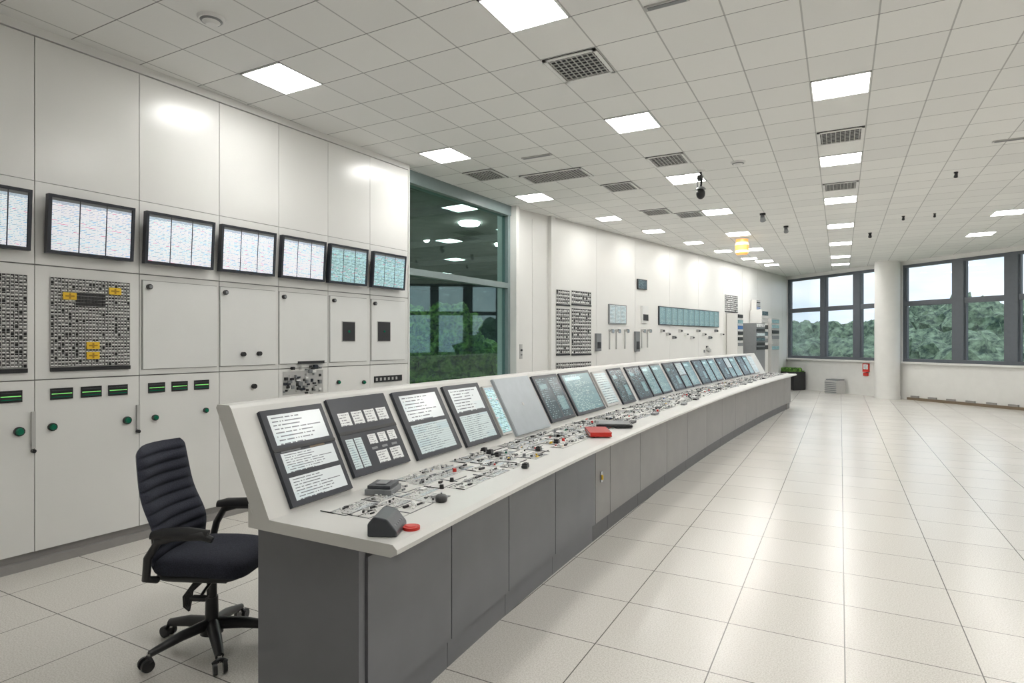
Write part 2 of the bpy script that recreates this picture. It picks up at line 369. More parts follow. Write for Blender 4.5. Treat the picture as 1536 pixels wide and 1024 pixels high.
for u,v,r in ((28,647,.034),(78,640,.03),(190,630,.032),(232,626,.026),(308,615,.024),(507,573,.024),(545,573,.024)):
    a=W1.at(u)[0];z=W1.z(u,v); W1.cyl(mb,a,z,0,.02,r,BLACK); W1.cyl(mb,a,z,.02,.035,r*.8,GREEN,r*.6)
a=W1.at(380)[0]; W1.cyl(mb,a,W1.z(380,579),0,.03,.024,BLACK)
for u,v0,v1 in ((49,617,672),(206,607,643),):
    a=W1.at(u)[0]; W1.box(mb,a-.012,a+.012,W1.z(u,v1),W1.z(u,v0),0,.02,LGREY); W1.cyl(mb,a,W1.z(u,v1)-.02,0,.03,.014,BLACK)
a0,a1,z0,z1=W1.rect(424,484,556,590); W1.box(mb,a0,a1,z0,z1,0,.006,LGREY)
for k in range(60):
    x=random.uniform(a0,a1-.05); z=random.uniform(z0-.02,z1+.03); w=random.uniform(.015,.05); h=random.uniform(.015,.04)
    W1.box(mb,x,x+w,z,z+h,.006,random.uniform(.012,.04),random.choice([BLACK,MGREY,LGREY,DOORW,BLACK,NAVY]))
a0,a1,z0,z1=W1.rect(445,484,541,545); W1.box(mb,a0,a1,z0,z1,0,.03,BLACK)
a0,a1,z0,z1=W1.rect(561,602,563,572); W1.box(mb,a0,a1,z0,z1,0,.012,BLACK)
for k in range(6): W1.box(mb,a0+.02+k*.07,a0+.05+k*.07,z0+.02,z1-.02,.012,.015,LGREY)
mb.build('control_cabinet_bank')
mb=MB(); W1.box(mb,cols[0],c6,0,.06,-.03,.02,PLINTH); mb.build('baseboard_left.001')
def grid_panel(fr,name,a0,a1,z0,z1,nx,nz,tags=(),base=0,patch=None):
    mb=MB(); fr.box(mb,a0,a1,z0,z1,base+.001,base+.006,DARK)
    w=(a1-a0)/nx;h=(z1-z0)/nz
    for i in range(nx+1):
        x=a0+i*w; fr.box(mb,x-w*.07,x+w*.07,z0,z1,base+.006,base+.010,LGREY)
    for j in range(nz+1):
        z=z0+j*h; fr.box(mb,a0,a1,z-h*.05,z+h*.05,base+.006,base+.010,LGREY)
    for i in range(nx):
        for j in range(nz):
            x=a0+i*w;z=z0+j*h; t=random.random()
            if patch and patch[0]<(i+.5)/nx<patch[1] and patch[2]<(j+.5)/nz<patch[3]:
                fr.box(mb,x+w*.05,x+w*.95,z+h*.1,z+h*.9,base+.010,base+.016,BLACK); continue
            if t<.92:
                ww=random.choice([.45,.6,.7]); fr.box(mb,x+w*.15,x+w*(.15+ww),z+h*.2,z+h*random.choice([.55,.6,.68]),base+.006,base+.012,DOORW)
    fr.box(mb,a0,a1,z0-.035,z0-.005,base+.001,base+.02,BLACK)
    for (ta,tz) in tags:
        fr.box(mb,ta-.045,ta+.045,tz-.027,tz+.027,base+.0125,base+.022,YEL); fr.box(mb,ta-.03,ta+.03,tz-.006,tz+.006,base+.022,base+.024,TAGB)
        fr.box(mb,ta-.006,ta+.006,tz-.02,tz+.02,base+.022,base+.024,TAGB)
    mb.build(name)
a0=W1.at(75)[0];a1=W1.at(194)[0]
tg=[(W1.at(u)[0],W1.z(u,v)) for u,v in ((103,444),(171,437),(138,518),(138,533))]
grid_panel(W1,'relay_grid_panel',a0,a1,1.46,2.13,24,26,tg,patch=(.28,.65,.70,.84))
a1=W1.at(40)[0]; grid_panel(W1,'relay_grid_panel',a1-.6,a1,1.46,2.13,24,26)
def wmon(u0,u1,mat,T=.43):
    a0=W1.at(u0,.08)[0]; a1=W1.at(u1,.08)[0]
    z0,z1=2.30,2.73
    mb=MB()
    def P(a,z,n): return W1.P(a,z,n+(.03*(z-z0)/(z1-z0)))
    def bx(a0,a1,za,zb,n0,n1,m): mb.hexa([P(a0,za,n0),P(a1,za,n0),P(a1,za,n1),P(a0,za,n1),P(a0,zb,n0),P(a1,zb,n0),P(a1,zb,n1),P(a0,zb,n1)],m)
    bx(a0,a1,z0,z1,.035,.075,NAVY)
    b=.022; bx(a0,a0+b,z0,z1,.075,.085,NAVY); bx(a1-b,a1,z0,z1,.075,.085,NAVY); bx(a0+b,a1-b,z0,z0+b,.075,.085,NAVY); bx(a0+b,a1-b,z1-b,z1,.075,.085,NAVY)
    bx(a0+.1,a1-.1,z0+.1,z1-.1,.001,.035,BLACK)
    w=(a1-a0-2*b)/3
    for k in range(3):
        x=a0+b+k*w
        mb.quad([P(x+.004,z0+b,.078),P(x+w-.004,z0+b,.078),P(x+w-.004,z1-b-.02,.078),P(x+.004,z1-b-.02,.078)],mat)
        bx(x+.003,x+w-.003,z1-b-.018,z1-b,.075,.078,MGREY)
    mb.build('wall_monitor')
for u0,u1,m in ((-62,46,TABLE),(70,200,TABLE),(217,320,TABLE),(330,412,TABLE),(421,487,TABLE),(493,550,TABLET),(558,607,TABLET)): wmon(u0,u1,m)

# ------------------------------------------------------------ items on far-left wall
def rp(u0,u1,v0,v1): return W2.rect(u0,u1,v0,v1,.03)
for q in ((834,854,463,530),(857,886,463,530),(834,854,435,456),(857,886,437,456),(834,886,543,555)):
    a0,a1,z0,z1=rp(*q); n=max(3,int((a1-a0)/.06)); m=max(2,int((z1-z0)/.065)); grid_panel(W2,'wall_relay_grid',a0,a1,z0,z1,n,m,base=.03)
def panel(name,q,face,fm=LGREY,dep=.03,div=1):
    mb=MB(); a0,a1,z0,z1=rp(*q); W2.box(mb,a0,a1,z0,z1,.031,.03+dep,fm)
    w=(a1-a0-.04)/div
    for k in range(div): W2.face(mb,a0+.02+k*w+.008,a0+.02+(k+1)*w-.008,z0+.02,z1-.02,.032+dep,face)
    mb.build(name)
panel('status_display',(912,938,457,486),PAPERF,MGREY,div=3)
panel('status_display_long',(987,1077,463,489),TEAL,NAVY,div=11)
panel('wall_vent_small',(955,969,419,434),TEALD,BLACK)
a0,a1,z0,z1=rp(1087,1106,443,467); grid_panel(W2,'wall_relay_grid',a0,a1,z0,z1,9,8,base=.03)
mb=MB()
def bits(q,n,ms,dmax=.08):
    a0,a1,z0,z1=rp(*q)
    for k in range(n):
        x=random.uniform(a0,a1);z=random.uniform(z0,z1);w=random.uniform(.03,.12);h=random.uniform(.03,.12)
        W2.box(mb,x,x+w,z,z+h,.03,.03+random.uniform(.01,dmax),random.choice(ms))
for q in ((961,970,459,484),(892,899,500,526),(951,957,497,527)):
    a0,a1,z0,z1=rp(*q); W2.box(mb,a0,a1,z0,z1,.03,.08,DOORW if q[0]==961 else MGREY); W2.box(mb,a0+.03,a1-.03,z0+.05,z0+(z1-z0)*.5,.08,.09,BLACK)
for u in (912,922,935,960,969): 
    a,_=W2.at(u); z=W2.z(u,495); W2.cyl(mb,a,z,.03,.1,.03,LGREY); W2.cyl(mb,a,z-.02,.1,.13,.045,STEEL); W2.box(mb,a-.01,a+.01,z-.4,z,.03,.05,LGREY)
for k in range(11):
    u=990+k*9; a,_=W2.at(u); z=W2.z(u,498+ (k%3)*5); W2.box(mb,a-.05,a+.05,z,z+.07,.03,.09,random.choice([LGREY,MGREY,DOORW])); W2.cyl(mb,a,z+.03,.09,.12,.02,BLACK)
bits((1052,1062,522,529),6,[MGREY,BLACK,LGREY])
mb.build('wall_instrument_row')
mb=MB()
for (u0,u1,v0,v1,m,dep) in ((1089,1098,470,520,WHITE2,.3),(1110,1124,485,525,MGREY,.45),(1124,1134,465,525,WHITE2,.35),(1134,1146,478,525,LGREY,.45),(1126,1132,450,466,WHITE2,.15)):
    a0,a1,z0,z1=rp(u0,u1,v0,v1); W2.box(mb,a0,a1,0 if z0<1.6 else z0,z1,.05,.05+dep,m)
    n=6
    for k in range(n):
        zz=z0+(z1-z0)*(k+.15)/n; W2.box(mb,a0+.05,a1-.05,zz,zz+(z1-z0)/n*.6,.05+dep,.07+dep,random.choice([PAPERF,BLACK,MGREY,DRED,TEAL,CARD,BLU,LGREY,TEALD]))
mb.build('instrument_rack')

# ------------------------------------------------------------ console
def xf(Y): return -1.57+(.0047 if Y>4.5 else .0125)*(Y-4.5)**2
Y0,Y1=1.83,16.2
def ysr(a,b,n=None):
    n=n or max(1,int((b-a)/.4)); return [a+(b-a)*i/n for i in range(n+1)]
YS=ysr(Y0,Y1,44)
mb=MB()
CT=.875
mb.sweep([(-.80,.825),(-.03,.825),(0,.84),(0,.858),(-.022,CT),(-.70,CT),(-.80,CT)],YS,COUNTER,xf)
mb.sweep([(-.70,CT),(-.95,1.345),(-.965,1.36),(-1.045,1.36),(-1.055,1.345),(-.80,CT)],YS,COUNTER,xf)
mb.sweep([(-.80,CT),(-.80,.825),(-.835,.825),(-.835,.93)],YS,COUNTER,xf)
mb.sweep([(-.235,.13),(-.235,.825),(-.76,.825),(-.76,.13)],ysr(Y0+.07,Y1-.04,40),GREYD,xf)
mb.sweep([(-.25,0),(-.25,.13),(-.74,.13),(-.74,0)],ysr(Y0+.08,Y1-.05,40),GREYD,xf)
mb.sweep([(-.215,0),(-.215,.825),(-.805,.825),(-.805,0)],[Y0+.03,Y0+.07],GREY,xf)
mb.sweep([(-.205,0),(-.205,.825),(-.79,.825),(-.79,0)],[Y1-.04,Y1-.01],GREYL,xf)
def Yfront(u,off=-.205):
    lo,hi=1.2,18
    for _ in range(50):
        m=(lo+hi)/2
        if u_of(xf(m)+off,m)<u: lo=m
        else: hi=m
    return (lo+hi)/2
pu=[541,677,763,833,893,915,960,1000,1031,1060,1083,1103,1119,1134,1147,1158,1168,1177,1186]
py=[Yfront(u) for u in pu]+[Y1-.04]; py[0]=Y0+.07
for i in range(len(py)-1):
    m=GREY if i<4 else GREYL
    mb.sweep([(-.203,.15),(-.203,.775),(-.235,.775),(-.235,.15)],ysr(py[i]+.004,py[i+1]-.004,2),m,xf)
for i in range(0,len(py)-1):
    mb.sweep([(-.229,.0),(-.229,.135),(-.25,.135),(-.25,0)],ysr(py[i]+.002,py[i+1]-.002,2),GREY if i<4 else GREYD,xf)
yy=Yfront(901); mb.box(xf(yy)-.203,xf(yy)-.193,yy-.02,yy+.02,.47,.56,STEEL); mb.box(xf(yy)-.193,xf(yy)-.183,yy-.007,yy+.007,.49,.53,YEL)
mb.build('control_console')
SL=Vector((-.25,.47)).normalized(); SN=Vector((.47,.25)).normalized(); SLEN=math.hypot(.25,.47)
def sp(q,off): return (-.70+SL.x*q*SLEN+SN.x*off, CT+SL.y*q*SLEN+SN.y*off)
def slab(mb,q0,q1,y0,y1,o0,o1,m): mb.sweep([sp(q0,o0),sp(q1,o0),sp(q1,o1),sp(q0,o1)],[y0,y1],m,xf)
def sface(mb,q0,q1,y0,y1,o,m):
    a=sp(q0,o);b=sp(q1,o)
    mb.quad([(xf(y0)+a[0],y0,a[1]),(xf(y1)+a[0],y1,a[1]),(xf(y1)+b[0],y1,b[1]),(xf(y0)+b[0],y0,b[1])],m)
def Ys(u): return Yfront(u,-.93)
def screen(kind,y0,y1,q0=.03,q1=.93):
    mb=MB(); w=y1-y0; T=.022
    nm={'A':'console_document_display','B':'console_label_display','C':'console_document_display','L':'laptop_lid','T':'console_monitor','D':'console_monitor','W':'paper_sheet_holder','P':'console_glass_display','X':'console_document_display'}[kind]
    fm=SILVER if kind=='L' else (LGREY if kind in 'WP' else NAVY)
    slab(mb,q0,q1,y0,y1,.0008,T,fm)
    f=T+.0012; h=q1-q0
    Q=lambda t:q0+h*t
    Yf=lambda t:y0+w*t
    if kind=='A':
        for t0,t1 in ((.62,.94),(.33,.53),(.05,.28)): sface(mb,Q(t0),Q(t1),Yf(.08),Yf(.93),f,PAPER)
        slab(mb,Q(.555),Q(.585),Yf(0),Yf(1),T,T+.004,BLACK); sface(mb,Q(.54),Q(.555),Yf(.1),Yf(.4),f,MGREY); sface(mb,Q(.535),Q(.56),Yf(.55),Yf(.8),f,BROWN)
    elif kind=='B':
        for k in range(4): sface(mb,Q(.63),Q(.80),Yf(.08+k*.22),Yf(.26+k*.22),f,CARD)
        for k in range(2): sface(mb,Q(.08),Q(.46),Yf(.05+k*.14),Yf(.17+k*.14),f,PAPERF)
        for k in range(3): sface(mb,Q(.34),Q(.47),Yf(.42+k*.18),Yf(.56+k*.18),f,CARD)
        for k in range(2): sface(mb,Q(.08),Q(.24),Yf(.46+k*.25),Yf(.66+k*.25),f,CARD)
        slab(mb,Q(.52),Q(.56),Yf(0),Yf(1),T,T+.003,BLACK)
        for k in range(3): sface(mb,Q(.27),Q(.30),Yf(.42+k*.18),Yf(.52+k*.18),f,MGREY)
    elif kind=='C':
        sface(mb,Q(.54),Q(.93),Yf(.10),Yf(.90),f,PAPER); sface(mb,Q(.06),Q(.48),Yf(.10),Yf(.90),f,PAPERF)
    elif kind=='L':
        slab(mb,Q(.01),Q(.99),Yf(.015),Yf(.985),T,T+.003,SILVER)
        c=sp(Q(.5),T+.003); e=sp(Q(.5),T+.005); yc=Yf(.5); mb.cyl((xf(yc)+c[0],yc,c[1]),(xf(yc)+e[0],yc,e[1]),.016,.016,LGREY,16)
    elif kind=='T':
        sface(mb,Q(.06),Q(.94),Yf(.05),Yf(.95),f,TEAL); sface(mb,Q(.80),Q(.88),Yf(.1),Yf(.6),f+.001,TABLET)
    elif kind=='D':
        sface(mb,Q(.06),Q(.94),Yf(.06),Yf(.5),f,TEALD); sface(mb,Q(.06),Q(.94),Yf(.53),Yf(.94),f,TEALD)
        sface(mb,Q(.70),Q(.8),Yf(.12),Yf(.4),f+.001,TEAL); sface(mb,Q(.2),Q(.5),Yf(.6),Yf(.88),f+.001,TEAL)
    elif kind=='W': sface(mb,Q(.06),Q(.94),Yf(.06),Yf(.94),f,PAPERF)
    elif kind=='X':
        sface(mb,Q(.5),Q(.94),Yf(.06),Yf(.94),f,PAPERF); sface(mb,Q(.06),Q(.46),Yf(.06),Yf(.94),f,TEAL)
    elif kind=='P': sface(mb,Q(.04),Q(.96),Yf(.06),Yf(.94),f,TABLET)
    mb.build(nm)
lst=[('A',385,478,.03,.93),('B',487,573,.12,.96),('C',585,653,.10,.95),('C',661,714,.08,.95),('P',718,733,.10,.88),('L',737,790,.03,.97),('D',795,832,.08,.95),('T',836,880,.08,.95),('W',884,903,.1,.9)]
for k,u0,u1,q0,q1 in lst: screen(k,Ys(u0),Ys(u1),q0,q1)
y=Ys(908); seq='DDTTDXTDTTDXTDTWDTTDTXTD'; i=0
while y<Y1-.6:
    w=.46+.08*math.sin(i*2.1); screen(seq[i%len(seq)],y,y+w,.06,.93); y+=w+(.05 if i%3 else .16); i+=1
# counter mimic diagram and controls
mb=MB()
z=CT
def cplate(o0,o1,y0,y1,m,h=.003): mb.sweep([(o0,z),(o1,z),(o1,z+h),(o0,z+h)],[y0,y1],m,xf)
def cface(o0,o1,y0,y1,m,h):
    mb.quad([(xf(y0)+o1,y0,z+h),(xf(y1)+o1,y1,z+h),(xf(y1)+o0,y1,z+h),(xf(y0)+o0,y0,z+h)],m)
y=2.02
while y<15.9:
    for (r0,r1) in ((-.67,-.56),(-.55,-.44),(-.43,-.32),(-.31,-.20)):
        if r0<-.6 and y<2.2: continue
        yy=y+random.uniform(0,.05)
        end=y+.6
        while yy<end-.05:
            w=random.uniform(.1,.26)
            if random.random()<.92:
                cplate(r0,r1,yy,yy+w,random.choice([LGREY,MGREY,LGREY,DOORW,DOORW]),.002)
                cface(r0+.003,r1-.003,yy+.003,yy+w-.003,random.choice([SCHEM,SCHEM2,SCHEM,COUNTER,COUNTER]),.0032)
                for k in range(random.randint(4,12)):
                    bx=random.uniform(r0+.01,r1-.03);by=random.uniform(yy+.01,yy+w-.03);s=random.choice([.006,.008,.013])
                    if random.random()<.04: s=.009; cm=random.choice([RED,BLU,YEL,GREEN,RED])
                    else: cm=random.choice([BLACK,MGREY,LGREY,DOORW,DOORW,BLACK,MGREY,LGREY,DOORW])
                    X=xf(by)+bx
                    mb.box(X,X+s,by,by+s*random.choice([1,1.6,2.4,4]),z+.003,z+.003+random.uniform(.005,.012),cm)
            if random.random()<.75:
                X=xf(yy)+random.uniform(r0,r1); mb.box(X,X+.003,yy,yy+random.uniform(.1,.35),z,z+.0045,random.choice([BLACK,MGREY]))
            if random.random()<.6:
                X=xf(yy)+random.uniform(r0,r1)-.05; mb.box(X,X+random.uniform(.05,.12),yy,yy+.003,z,z+.0045,random.choice([BLACK,MGREY]))
            yy+=w+random.uniform(.008,.03)
    y+=.62
for k in range(60):
    yk=random.uniform(2.3,15.8); ok=random.uniform(-.6,-.2); X=xf(yk)+ok
    mb.cyl((X,yk,z),(X,yk,z+.022),.013,.010,random.choice([BLACK,BLACK,MGREY,DOORW,DOORW,RED]),10)
for k in range(16):
    yk=5.6+k*.65+random.uniform(-.2,.2); X=xf(yk)+random.uniform(-.5,-.15); mb.box(X,X+.05,yk,yk+.14,z,z+.02,random.choice([BLACK,MGREY]))
mb.build('control_button_array')
def cp(u,v): p=on_z(u,v,CT); return Vector((p[0],p[1],CT))
p=cp(574,799); T=Matrix.Translation(p+Vector((0,.03,.0005)))@Matrix.Rotation(math.radians(25),4,'Z')
mb=MB()
sec=[(-.06,0),(.06,0),(.06,.02),(.02,.07),(-.035,.08),(-.06,.05)]
vs=[T@Vector((x,yy,zz)) for yy in (-.085,.085) for x,zz in sec]
mb.add(vs,[(0,1,2,3,4,5),(6,7,8,9,10,11)]+[(i,(i+1)%6,6+(i+1)%6,6+i) for i in range(6)],SLATE)
for k in range(5): mb.box(.028+.0,.05,-.06+k*.025,-.045+k*.025,.03,.042,MGREY,T)
mb.build('desk_console_unit',.008)
p=cp(617,793); mb=MB(); mb.cyl(p,p+Vector((0,0,.012)),.036,.036,RED,24); mb.cyl(p+Vector((0,0,.012)),p+Vector((0,0,.016)),.028,.022,RED,24); mb.build('red_push_cap')
def small(name,u,v,sx,sy,sz,m,m2,rot=20):
    p=cp(u,v)+Vector((0,0,.004)); T=Matrix.Translation(p)@Matrix.Rotation(math.radians(rot),4,'Z'); mb=MB()
    mb.box(-sx,sx,-sy,sy,0,sz*.6,m,T); mb.box(-sx*.85,sx*.85,-sy*.85,sy*.85,sz*.6,sz,m2,T); mb.box(-sx*.4,sx*.4,-sy*.5,sy*.5,sz,sz*1.12,m,T); mb.build(name,.003)
small('desk_terminal',575,738,.07,.08,.045,MGREY,SLATE)
def mouse(u,v,m=BLACK,s=1):
    p=cp(u,v); mb=MB(); T=Matrix.Translation(p)@Matrix.Rotation(.6,4,'Z')
    mb.ell((0,0,.012*s),(.03*s,.045*s,.020*s),m,T=T,p=.8); mb.box(-.004,.004,.01,.03,.026*s,.036*s,MGREY,T)
    mb.v=[(a,b,max(c,CT)) for a,b,c in mb.v]; mb.build('computer_mouse')
mouse(662,751)
for u,v in ((735,681),(808,676),(835,665),(726,678),(746,685),(788,702)): small('rotary_switch',u,v,.018,.026,.028,BLACK,BLACK,10)
p=cp(897,652)+Vector((0,0,.012)); mb=MB(); T=Matrix.Translation(p)@Matrix.Rotation(math.radians(-62),4,'Z')
mb.box(-.17,.17,-.09,.09,0,.006,DRED,T); mb.box(-.165,.17,-.085,.085,.006,.026,DOORW,T); mb.box(-.17,.17,-.09,.09,.026,.032,DRED,T); mb.box(-.175,-.17,-.09,.09,0,.032,DRED,T); mb.box(.172,.178,-.085,.085,0,.034,RED,T); mb.build('red_binder')
p=cp(921,639)+Vector((0,0,.012)); mb=MB(); T=Matrix.Translation(p)@Matrix.Rotation(math.radians(-70),4,'Z')
mb.box(-.15,.15,-.16,.16,0,.02,BLACK,T); mb.box(-.13,.13,-.14,.14,.02,.026,MGREY,T); mb.build('black_folder',.004)

# ------------------------------------------------------------ office chair
mb=MB()
def superbox(c,r,mat,p=.35,nu=40,nv=16,dom=0):
    vs=[]
    for i in range(nv+1):
        a=-math.pi/2+math.pi*i/nv
        for j in range(nu):
            t=2*math.pi*j/nu
            f=lambda w,e: math.copysign(abs(w)**e,w)
            x=r[0]*f(math.cos(a),p)*f(math.cos(t),p*1.2); yv=r[1]*f(math.cos(a),p)*f(math.sin(t),p*1.2); zv=r[2]*f(math.sin(a),.7)
            zv+=-dom*(x/r[0])**2*(1 if x>0 else .2)
            vs.append(Vector((c[0]+x,c[1]+yv,c[2]+zv)))
    mb.add(vs,[(i*nu+j,i*nu+(j+1)%nu,(i+1)*nu+(j+1)%nu,(i+1)*nu+j) for i in range(nv) for j in range(nu)],mat,True)
superbox((.03,0,.50),(.25,.245,.055),FABRIC,dom=.03)
superbox((.02,0,.445),(.23,.225,.028),BLACK)
nu,nv=18,110; H0,H1=.47,1.10
def bx_(t):
    return -.235-.02*math.sin(t*math.pi*1.1)-.11*t**1.6 + .045*math.exp(-((t-.3)/.2)**2)
def back(side):
    vs=[]
    for j in range(nv+1):
        t=j/nv; w=.235*(1-.14*t**2)*(1-max(0,(t-.93)/.07)**2*.18)*(1-max(0,(.08-t)/.08)**2*.15)
        for i in range(nu+1):
            s=-1+2*i/nu; rib=.020*abs(math.sin(t*math.pi*11))**.7
            x=bx_(t)+.05*s*s+(side*(.022+ (rib if side>0 else 0))*(1-abs(s)**6)*(1-abs(2*t-1)**14))
            vs.append((x,w*s,H0+(H1-H0)*t))
    return vs
for side,m in ((1,FABRIC),(-1,BLACK)):
    mb.add(back(side),[(j*(nu+1)+i,j*(nu+1)+i+1,(j+1)*(nu+1)+i+1,(j+1)*(nu+1)+i) for j in range(nv) for i in range(nu)],m,True)
mb.tube([(0,0,.42),(-.2,0,.42),(-.30,0,.46),(-.315,0,.60),(-.30,0,.75)],[.03,.03,.032,.03,.02],BLACK,flat=.5)
for s in (-1,1):
    mb.tube([(-.16,s*.22,.44),(-.17,s*.29,.47),(-.15,s*.305,.58),(-.10,s*.30,.66),(-.02,s*.295,.685),(.12,s*.29,.69),(.17,s*.285,.67)],[.018,.02,.02,.02,.022,.022,.016],BLACK)
    mb.tube([(-.14,s*.295,.69),(-.08,s*.295,.70),(.04,s*.29,.705),(.15,s*.285,.70)],[.022,.03,.032,.022],BLACK,flat=.5,n=12)
mb.box(-.1,.12,-.07,.07,.37,.425,BLACK)
mb.tube([(.05,-.05,.40),(.08,-.2,.385),(.10,-.27,.38)],.008,BLACK); mb.box(.06,.14,-.30,-.26,.372,.388,BLACK)
mb.tube([(0,.07,.39),(-.02,.16,.36),(-.02,.17,.30)],.007,BLACK)
for a in range(5): mb.tube([(-.06+.01*a,-.06,.37),(-.09,-.11+.02*a,.31),(-.10,-.09+.015*a,.25),(-.085,-.07,.22)],.006,BLACK,n=6)
mb.cyl((0,0,.24),(0,0,.38),.026,.026,BLACK,16); mb.cyl((0,0,.09),(0,0,.27),.036,.032,BLACK,18); mb.cyl((0,0,.075),(0,0,.14),.058,.050,BLACK,18)
FA=math.radians(24)
for k in range(5):
    an=math.radians(-101+72*k)-FA; c,s_=math.cos(an),math.sin(an)
    mb.tube([(c*.03,s_*.03,.125),(c*.16,s_*.16,.112),(c*.31,s_*.31,.078)],[.036,.032,.022],BLACK,flat=.8)
    mb.cyl((c*.31,s_*.31,.05),(c*.31,s_*.31,.085),.012,.012,STEEL,8)
    tx,ty=-s_,c
    for e in (-1,1):
        q=Vector((c*.325+tx*.014*e,s_*.325+ty*.014*e,.032)); mb.cyl(q,q+Vector((tx,ty,0))*.018*e,.032,.030,BLACK,18)
    mb.tube([(c*.31-tx*.03,s_*.31-ty*.03,.045),(c*.315,s_*.315,.068),(c*.31+tx*.03,s_*.31+ty*.03,.045)],.013,BLACK,n=8)
mb.build('office_chair',T=Matrix.Translation((-3.0,2.14,0))@Matrix.Rotation(FA,4,'Z'))

# ------------------------------------------------------------ ceiling fixtures
TRIMW=M('fixture_trim',(.8,.8,.79),.4)
def clight(x,y,sx=.235,sy=.245):
    mb=MB(); z=CEIL
    for a in ((x-sx,x-sx+.012,y-sy,y+sy),(x+sx-.012,x+sx,y-sy,y+sy),(x-sx,x+sx,y-sy,y-sy+.012),(x-sx,x+sx,y+sy-.012,y+sy)): mb.box(*a,z-.010,z-.0005,TRIMW)
    mb.box(x-sx+.012,x+sx-.012,y-sy+.012,y+sy-.012,z-.007,z-.001,LIGHT); mb.build('ceiling_light_panel')
def xwall2(Y): return -4.72+(Y-10.2)*(3.03/13.5)
for k in range(-2,6): clight(0,6.25+2.5*k)
clight(0,20.6)
for k in range(-2,6): clight(-1.92,6.25+2.5*k)
for k in range(-1,2): clight(-4.3,6.25+2.5*k)
for Y in (10.9,12.6,14.5,16.2,18.0,19.8): clight(xwall2(Y)+.75,Y,.2,.2)
for k in range(-2,6):
    if 6.25+2.5*k<17.5: clight(2.64,6.25+2.5*k)
for k in range(-2,4): clight(5.0,6.25+2.5*k)
def cgrille(u,v,nx=1,sx=.23,sy=.24):
    x,y,d=on_z(u,v,CEIL); mb=MB(); z=CEIL; w=sx*nx
    x=round(x/.48)*.48 if nx==1 else x; y=math.floor(y/.5)*.5+.25
    mb.box(x-w,x+w,y-sy,y+sy,z-.006,z-.0005,DARK)
    for a in ((x-w,x-w+.03,y-sy,y+sy),(x+w-.03,x+w,y-sy,y+sy),(x-w,x+w,y-sy,y-sy+.03),(x-w,x+w,y+sy-.03,y+sy)): mb.box(*a,z-.014,z-.006,TRIMW)
    n=10*nx
    for i in range(1,n): q=x-w+2*w*i/n; mb.box(q-.004,q+.004,y-sy,y+sy,z-.013,z-.006,LGREY)
    for i in range(1,9): q=y-sy+2*sy*i/9; mb.box(x-w,x+w,q-.004,q+.004,z-.012,z-.006,LGREY)
    mb.build('ceiling_air_vent')
for u,v,n in ((877,101,1),(731,257,1),(835,264,2),(1012,237,1),(1258,204,1),(1256,279,1),(940,282,1),(980,320,1),(1047,322,1)): cgrille(u,v,n,sx=.23)
def slot(u,v,l=.4):
    x,y,d=on_z(u,v,CEIL); mb=MB(); mb.box(x-l,x+l,y-.03,y+.03,CEIL-.012,CEIL-.0005,LGREY); mb.box(x-l+.02,x+l-.02,y-.018,y+.018,CEIL-.016,CEIL-.012,MGREY); mb.build('ceiling_slot_diffuser')
slot(1530,207,.25); slot(1000,4,.15); slot(805,234,.2)
def detector(u,v):
    x,y,d=on_z(u,v,CEIL); mb=MB(); mb.cyl((x,y,CEIL-.02),(x,y,CEIL),.085,.095,TRIMW,28); mb.cyl((x,y,CEIL-.03),(x,y,CEIL-.02),.065,.075,MGREY,28); mb.cyl((x,y,CEIL-.05),(x,y,CEIL-.03),.035,.06,TRIMW,28); mb.build('smoke_detector')
detector(317,27); detector(1107,243)
x,y,d=on_z(1051,256,CEIL); mb=MB()
mb.cyl((x,y,CEIL-.02),(x,y,CEIL),.05,.06,TRIMW,20); mb.tube([(x,y,CEIL-.02),(x+.01,y,CEIL-.12),(x,y,CEIL-.24)],.015,BLACK); mb.ell((x,y,CEIL-.31),(.06,.06,.075),BLACK); mb.cyl((x,y,CEIL-.25),(x,y,CEIL-.22),.07,.04,MGREY,18)
mb.box(x-.03,x+.03,y-.09,y,CEIL-.14,CEIL-.08,BLACK); mb.tube([(x,y,CEIL-.1),(x-.05,y,CEIL-.16),(x-.04,y,CEIL-.24)],.008,MGREY); mb.build('ceiling_camera')
for u,v,k in ((1144,320,1),(1179,339,.9),(1305,349,.7),(1355,324,.5),(1402,320,.45),(1434,258,.5)):
    x,y,d=on_z(u,v,CEIL); mb=MB(); mb.cyl((x,y,CEIL-.03*k),(x,y,CEIL),.05*k,.05*k,BLACK,16); mb.cyl((x,y,CEIL-.06*k),(x,y,CEIL-.03*k),.02*k,.02*k,BLACK,10)
    T=Matrix.Translation((x,y,CEIL-.09*k))@Matrix.Rotation(.9,4,'X')@Matrix.Scale(k,4); mb.cyl(T@Vector((0,0,-.05)),T@Vector((0,0,.05)),.05*k,.035*k,MGREY if k>.8 else BLACK,16); mb.build('ceiling_spotlight')
x,y,d=on_z(1113,357,CEIL); mb=MB()
mb.cyl((x,y,CEIL-.03),(x,y,CEIL),.15,.15,TRIMW,24)
for z0,z1,r0,r1,m in ((-.10,-.03,.13,.13,AMBER),(-.16,-.10,.15,.13,AMBERC),(-.28,-.16,.145,.15,AMBER),(-.33,-.28,.14,.145,AMBERC),(-.38,-.33,.10,.14,AMBER)):
    mb.cyl((x,y,CEIL+z0),(x,y,CEIL+z1),r0,r1,m,24)
mb.cyl((x,y,CEIL-.41),(x,y,CEIL-.38),.06,.10,TRIMW,24); mb.build('amber_beacon')

